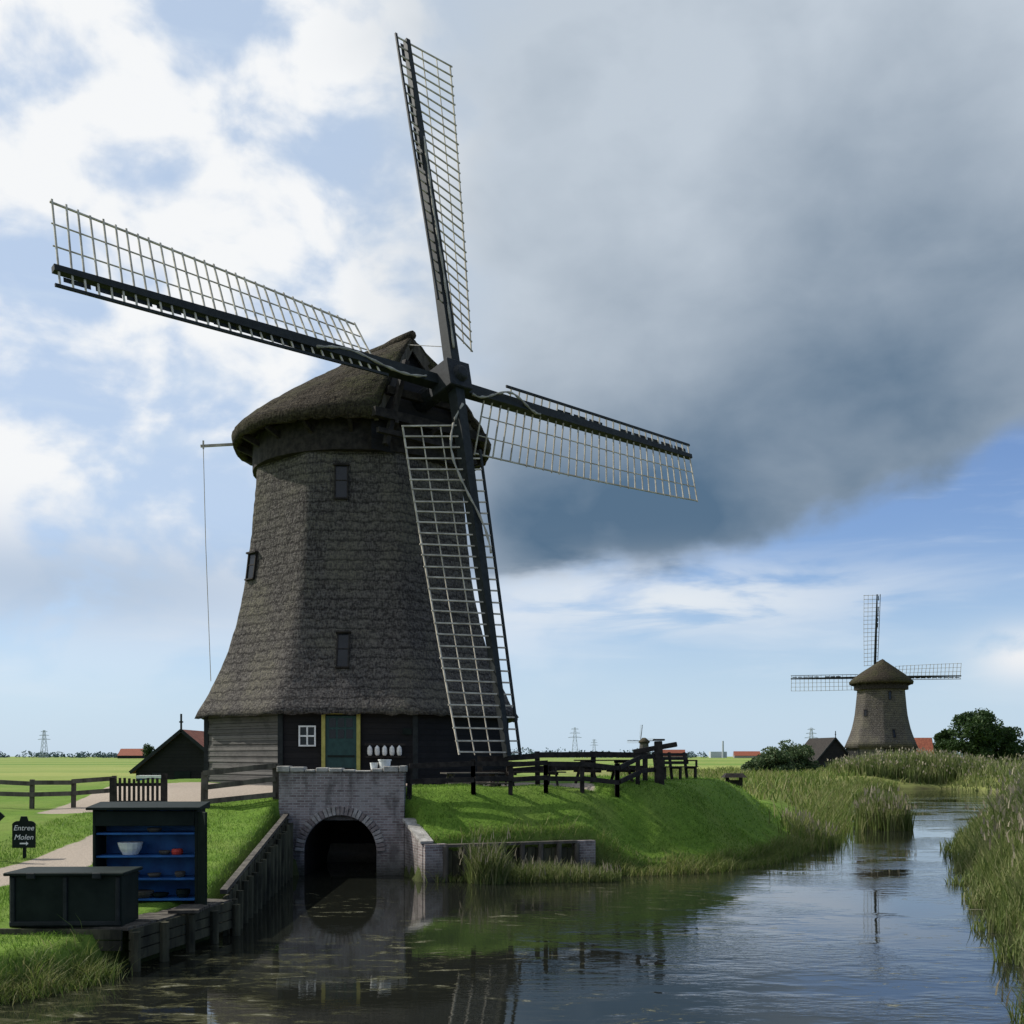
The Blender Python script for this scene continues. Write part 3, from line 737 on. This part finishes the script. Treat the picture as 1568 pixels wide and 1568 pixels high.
for i in range(11): b.box((-11.15+i*.125,31.2+i*.02,2.25),(.07,.03,.85+.04*math.sin(i)),0)
b.beam((-11.2,31.24,2.5),(-9.85,31.48,2.5),.05,.09); b.beam((-11.2,31.24,2.0),(-9.85,31.48,2.0),.05,.09); b.beam((-9.85,31.45,1.5),(-9.85,31.45,2.8),.14)
b.beam((-11.25,31.25,1.5),(-11.25,31.25,2.7),.12)
b.build('slatted_gate',[M['darkwood']])
# big mooring-style post at the end of the fence
b=MB(); zz0=float(height(4.75,35.7)); b.beam((4.75,35.7,zz0-.3),(4.7,35.7,zz0+1.35),.3,.3,.24,.24); b.beam((4.72,35.7,zz0+1.36),(4.72,35.7,zz0+1.42),.36); b.beam((3.9,35.6,zz0+1.0),(5.3,35.7,zz0+1.25),.14,.16); b.build('timber_post',[M['darkwood']],bevel=.02)
def table(x,y,rz,mt):
    z=float(height(x,y)); e=empty('picnic_table',(x,y,z)); e.rotation_euler=(0,0,rz); b=MB()
    for i in range(5): b.box((0,-.34+i*.17,.76),(1.8,.15,.04))
    for s in(-1,1):
        for i in range(2): b.box((0,s*(.68+.14*i),.46),(1.8,.12,.04))
        b.beam((s*.65,-.8,.42),(s*.65,.8,.42),.05,.1); b.beam((s*.65,-.35,.72),(s*.65,.35,.72),.05,.1)
        for k in(-1,1): b.beam((s*.69,k*.65,0),(s*.69,k*.25,.75),.05,.1)
    b.build('table_frame',[mt],e)
table(3.0,36.2,.5,M['darkwood']); table(.6,34.6,.2,M['darkwood']); table(-1.2,33.6,.3,M['oldwood'])
def bench(x,y,rz):
    z=float(height(x,y)); e=empty('wooden_bench',(x,y,z)); e.rotation_euler=(0,0,rz); b=MB()
    for i in range(4): b.box((0,-.2+i*.13,.45),(1.7,.11,.04))
    for i in range(3): b.box((0,.28+.04*i,.6+.15*i),(1.7,.03,.11))
    for s in(-.75,0,.75):
        b.beam((s,-.2,0),(s,-.2,.45),.08); b.beam((s,.24,0),(s,.4,.98),.08); b.beam((s,-.25,.41),(s,.28,.41),.06,.07)
    for s in(-.8,.8): b.beam((s,-.22,.68),(s,.3,.68),.07,.05); b.beam((s,-.2,.45),(s,-.2,.68),.06)
    b.build('bench_frame',[M['darkwood']],e)
bench(6.0,40.5,.6)
z=float(height(10.6,53)); b=MB()
for k in(-.32,.32): b.beam((10.6+k,53,z-.2),(10.6+k,53,z+1.15),.16)
b.box((10.6,53,z+.75),(.5,.08,.5),0); b.hexa([(10.05,52.6,z+1.12),(11.15,52.6,z+1.12),(11.15,53.5,z+1.12),(10.05,53.5,z+1.12),(10.2,52.8,z+1.32),(11.0,52.8,z+1.32),(11.0,53.2,z+1.32),(10.2,53.2,z+1.32)],0)
b.build('information_stand',[M['darkwood']])
# ------------------------------------------------------------------ buildings
def barn(name,x,y,w,l,wh,rh,rz,wm_,rm,z0=None,finial=False):
    z0=float(height(x,y))-.1 if z0 is None else z0
    e=empty(name,(x,y,z0)); e.rotation_euler=(0,0,rz); b=MB()
    hw=w/2
    b.add([(-hw,0,0),(hw,0,0),(hw,0,wh),(0,0,wh+rh),(-hw,0,wh)],[(0,1,2,3,4)],0); b.add([(-hw,l,0),(hw,l,0),(hw,l,wh),(0,l,wh+rh),(-hw,l,wh)],[(4,3,2,1,0)],0)
    b.add([(-hw,0,0),(-hw,l,0),(-hw,l,wh),(-hw,0,wh)],[(3,2,1,0)],0); b.add([(hw,0,0),(hw,l,0),(hw,l,wh),(hw,0,wh)],[(0,1,2,3)],0)
    b.build('walls',[wm_],e)
    b=MB(); o=.25
    for s in(-1,1):
        sl=rh/hw
        b.hexa([(0,-o,wh+rh+.02),(0,l+o,wh+rh+.02),(s*(hw+o),l+o,wh-o*sl+.02),(s*(hw+o),-o,wh-o*sl+.02),(0,-o,wh+rh+.14),(0,l+o,wh+rh+.14),(s*(hw+o),l+o,wh-o*sl+.14),(s*(hw+o),-o,wh-o*sl+.14)],0)
    b.build('roof',[rm],e)
    b=MB()
    for s in(-1,1): b.beam((0,-o-.03,wh+rh+.08),(s*(hw+o),-o-.03,wh-o*rh/hw+.08),.06,.18,mi=0)
    b.box((0,-.03,wh*.5),(.9,.05,wh*.9),1); b.box((hw*.55,-.03,wh*.6),(.5,.05,.5),2); b.box((-hw*.55,-.03,wh*.6),(.5,.05,.5),2)
    if finial: b.beam((0,-o,wh+rh),(0,-o,wh+rh+1.0),.09,mi=0); b.box((0,-o,wh+rh+.55),(.22,.05,.08),0)
    b.build('trim',[M['blackwood'],M['dgreen'],M['glass']],e)
    return e
barn('black_barn',-18.4,62,5.2,9,1.0,2.15,.0,M['tar'],M['terra'],finial=True)
barn('black_barn',43.6,150,5,8,1.6,2.9,.15,M['tar'],M['darkwood'],1.2,finial=True)
barn('farmhouse',75.3,200,5,9,2.4,3.2,1.45,M['tar'],M['terra'],.9)
barn('farmhouse',140,900,9,22,2.5,5,1.5,M['brick'],M['terra'],1)
barn('farmhouse',-330,1000,12,24,3,6,1.4,M['tar'],M['terra'],1)
barn('farmhouse',290,1300,12,30,3,5,1.5,M['brick'],M['terra'],1)
b=MB(); b.box((-17.9,55,2.05),(1.1,.6,.3),0); b.box((-17.9,55,2.28),(1.2,.7,.14),1); b.build('cool_box',[M['blue'],M['white']])
# ------------------------------------------------------------------ trees
def leafcloud(C,rad,n,size,flat=.8):
    C=np.array(C,float); k=rng.integers(0,len(C),n); v=rng.normal(0,1,(n,3)); v/=np.linalg.norm(v,axis=1)[:,None]
    r=rng.uniform(.35,1.05,n)**.6; P=C[k]+v*(r*np.array(rad)[k])[:,None]*[1,1,flat]
    a=rng.normal(0,1,(n,3)); a/=np.linalg.norm(a,axis=1)[:,None]; bb=np.cross(a,rng.normal(0,1,(n,3))); bb/=np.linalg.norm(bb,axis=1)[:,None]
    s=(size*rng.uniform(.6,1.4,n))[:,None]
    co=np.stack([P-a*s*.5,P+bb*s*.3,P+a*s*.5,P-bb*s*.3],1).reshape(-1,3); o=np.arange(n)*4
    return co,np.stack([o,o+1,o+2,o+3],1),np.zeros(n)
def tree(name,x,y,h,cr,n,size,mt,z0=None,nc=16,low=.28):
    z0=float(height(x,y)) if z0 is None else z0
    e=empty(name,(x,y,z0)); b=MB()
    b.tube([(0,0,-.3),(.05*h*.2,0,h*.3),(0,.03*h,h*.62)],[h*.035,h*.025,h*.012],8)
    C=[];R_=[]
    for i in range(nc):
        a=random.uniform(0,6.28); zz_=random.uniform(low,.84); rr=cr*random.uniform(.15,.75)*math.sqrt(max(.1,1-((zz_-.5)/.5)**2*.8))
        c=(rr*math.cos(a),rr*math.sin(a),zz_*h); C.append(c); R_.append(cr*random.uniform(.24,.42))
        if i<8: b.tube([(0,0,h*random.uniform(.22,.45)),(c[0]*.5,c[1]*.5,c[2]*.8),c],[h*.014,h*.009,h*.004],6)
    b.build('trunk',[M['bark']],e,smooth=True)
    co,F,mi=leafcloud(C,R_,n,size); me=bpy.data.meshes.new('foliage'); fastmesh(me,co,F,mi); me.materials.append(mt)
    o=bpy.data.objects.new('foliage',me); scene.collection.objects.link(o); o.parent=e
tree('broadleaf_tree',86.0,206,11.0,5.8,14000,.5,M['leaf'],nc=36,low=.15)
tree('broadleaf_tree',92.5,208,8.0,4.2,7000,.5,M['leaf'],nc=24,low=.15)
tree('broadleaf_tree',82,211,8,3.4,5000,.5,M['leaf'],nc=22,low=.15)
tree('broadleaf_tree',96,210,5.5,3.0,3000,.45,M['leaf'],low=.15)
tree('broadleaf_tree',77,222,5.8,2.8,3000,.4,M['leaf2'],low=.15)
for (x,y,h,r_) in((32.6,130,4.1,3.0),(34.6,133,3.6,2.4),(30.2,127,3.0,2.4),(27.5,127,1.8,1.8)):
    tree('willow_bush',x,y,h,r_,4200,.28,M['leaf2'],low=.08,nc=22)
tree('broadleaf_tree',-250,760,11,6,1500,1.1,M['leaf'],1)
C=[];R_=[]
for i in range(560):
    a=random.uniform(-.62,.62); dist=random.uniform(1300,2300)
    dens=math.sin(a*23)+math.sin(a*51+1)+random.uniform(-.8,.8)
    if dens<-.8: continue
    hh_=random.uniform(4,9)*(1 if dens<1 else 1.4); C.append((dist*math.tan(a),dist,hh_*.5)); R_.append(hh_)
co,F,mi=leafcloud(C,R_,34000,3.0,.9); me=bpy.data.meshes.new('distant_trees'); fastmesh(me,co,F,mi)
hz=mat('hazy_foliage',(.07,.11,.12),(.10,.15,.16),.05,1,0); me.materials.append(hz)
o=bpy.data.objects.new('distant_trees',me); scene.collection.objects.link(o)
pm=mat('galvanised_steel',(.35,.38,.42),(.45,.48,.52),1,.6,0)
def pylon(x,y,h):
    b=MB(); t_=.4
    def lv(z): w=(1-z/h)*h*.09+.8; return [(x-w,y-w,z),(x+w,y-w,z),(x+w,y+w,z),(x-w,y+w,z)]
    N=7
    for i in range(N):
        A=lv(h*i/N);B_=lv(h*(i+1)/N)
        for k in range(4): b.beam(A[k],B_[k],t_); b.beam(A[k],B_[(k+1)%4],t_*.6); b.beam(B_[k],B_[(k+1)%4],t_*.6)
    for z,w in((h*.68,h*.22),(h*.82,h*.17),(h*.95,h*.12)):
        b.beam((x-w,y,z),(x+w,y,z),t_,t_*1.2); b.beam((x-w,y,z),(x,y,z+h*.05),t_*.6); b.beam((x+w,y,z),(x,y,z+h*.05),t_*.6)
    b.build('electricity_pylon',[pm],origin=(x,y,0))
pylon(-590,1400,36); pylon(85,1500,42); pylon(345,1280,36); pylon(148,2000,34)
b=MB(); b.tube([(285,1500,0),(285,1500,24)],[1.6,1.1],10); b.box((280,1510,5),(22,14,9)); b.build('factory_chimney',[pm])
# ------------------------------------------------------------------ light, world
SUN_EL=math.radians(43); SUN_AZ=math.radians(-73)
S=V((math.sin(SUN_AZ)*math.cos(SUN_EL),math.cos(SUN_AZ)*math.cos(SUN_EL),math.sin(SUN_EL)))
sd=bpy.data.lights.new('sun','SUN'); sd.energy=4.9; sd.angle=math.radians(.6); sd.color=(1,.955,.88)
so=bpy.data.objects.new('sun',sd); so.rotation_euler=S.to_track_quat('Z','Y').to_euler(); scene.collection.objects.link(so)
w=bpy.data.worlds.new('World'); scene.world=w; w.use_nodes=True; w.node_tree.nodes.clear(); t=T(w.node_tree)
sky=t.n('ShaderNodeTexSky',sky_type='NISHITA'); sky.sun_disc=False; sky.sun_elevation=SUN_EL; sky.sun_rotation=SUN_AZ
sky.air_density=1.0; sky.dust_density=.5; sky.ozone_density=1.5
dx,dy,dz=t.sep(t.coord('Generated'))
DEG=57.2958
az=t.m('MULTIPLY',t.m('ARCTAN2',dx,dy),DEG); el=t.m('MULTIPLY',t.m('ARCSINE',dz),DEG)
P_=t.comb(t.m('MULTIPLY',az,.1),t.m('MULTIPLY',el,.15),0.)
n1=t.noise(P_,.8,4,.5,.3); n2=t.noise(P_,1.7,6,.52,.2); n3=t.noise(t.mapping(P_,(.5,1.8,1)),2.0,5,.55,.4)
def gauss(a0,sa,e0,se):
    A=t.m('POWER',t.m('ABSOLUTE',t.m('DIVIDE',t.m('SUBTRACT',az,a0),sa)),2.); B=t.m('POWER',t.m('ABSOLUTE',t.m('DIVIDE',t.m('SUBTRACT',el,e0),se)),2.)
    return t.m('EXPONENT',t.m('MULTIPLY',t.m('ADD',A,B),-1.))
edge=t.m('ADD',t.m('ADD',8.3,t.m('MULTIPLY',az,.14)),t.m('MULTIPLY',t.m('MAXIMUM',t.m('SUBTRACT',az,14.),0.),.24))
E=t.m('ADD',t.m('SUBTRACT',el,edge),t.m('MULTIPLY',t.m('SUBTRACT',n2,.5),4.5))
mD=t.m('MULTIPLY',t.ss(E,-.4,1.5),t.ss(t.m('ADD',az,t.m('MULTIPLY',t.m('SUBTRACT',n1,.5),12.)),-10.,1.))
core=t.m('ADD',t.m('MULTIPLY',gauss(5.,13.,12.,5.5),.95),t.m('MULTIPLY',gauss(21.,14.,19.,10.),.68))
core=t.m('ADD',core,t.m('ADD',t.m('MULTIPLY',t.m('SUBTRACT',n1,.5),.6),t.m('MULTIPLY',t.m('SUBTRACT',n2,.5),.55)),clamp=True)
cD=t.mix(core,(.53,.60,.68),(.095,.165,.255))
veil=t.m('MULTIPLY',t.ss(el,1.,13.),t.ss(az,11.,-3.))
puff=t.ss(t.m('ADD',n2,t.m('MULTIPLY',t.m('SUBTRACT',n1,.5),.7)),.38,.60)
mL=t.m('MULTIPLY',veil,t.m('ADD',.72,t.m('MULTIPLY',puff,.28)))
cL=t.mix(puff,(.60,.72,.86),(.92,.935,.95))
mG=t.m('MULTIPLY',gauss(-22.,15.,8.3,2.4),t.ss(n2,.28,.52))
mC=t.m('MULTIPLY',t.m('MULTIPLY',gauss(8.,11.,7.9,1.7),t.ss(n3,.36,.54)),.95)
mC2=t.m('MULTIPLY',t.m('MULTIPLY',t.ss(n3,.5,.75),t.ss(el,1.,5.)),.35)
mR=t.m('MULTIPLY',gauss(24.8,2.2,4.7,1.3),t.ss(n2,.3,.5))
haze=t.m('MULTIPLY',t.ss(el,11.,0.),.8)
base=t.mix(1.,sky.outputs[0],(.095,.105,.13),'MULTIPLY')
c=t.mix(haze,base,(.56,.72,.89))
c=t.mix(mC2,c,(.72,.80,.88))
c=t.mix(mL,c,cL)
c=t.mix(t.m('MULTIPLY',mG,.7),c,(.38,.49,.64))
c=t.mix(mR,c,(.85,.87,.9))
c=t.mix(mD,c,cD)
c=t.mix(mC,c,(.78,.83,.88))
bg=t.n('ShaderNodeBackground'); t.put(bg.inputs[0],c); bg.inputs[1].default_value=1.0
o=t.n('ShaderNodeOutputWorld'); t.t.links.new(bg.outputs[0],o.inputs[0])
# ------------------------------------------------------------------ camera
cd=bpy.data.cameras.new('camera'); cd.sensor_width=36; cd.lens=39.03; cd.shift_y=.2385; cd.clip_end=12000; cd.clip_start=.1
cam=bpy.data.objects.new('camera',cd); cam.location=(0,0,3.3); cam.rotation_euler=(math.pi/2,0,0); scene.collection.objects.link(cam); scene.camera=cam
scene.view_settings.view_transform='Standard'; scene.view_settings.look='None'; scene.view_settings.exposure=0
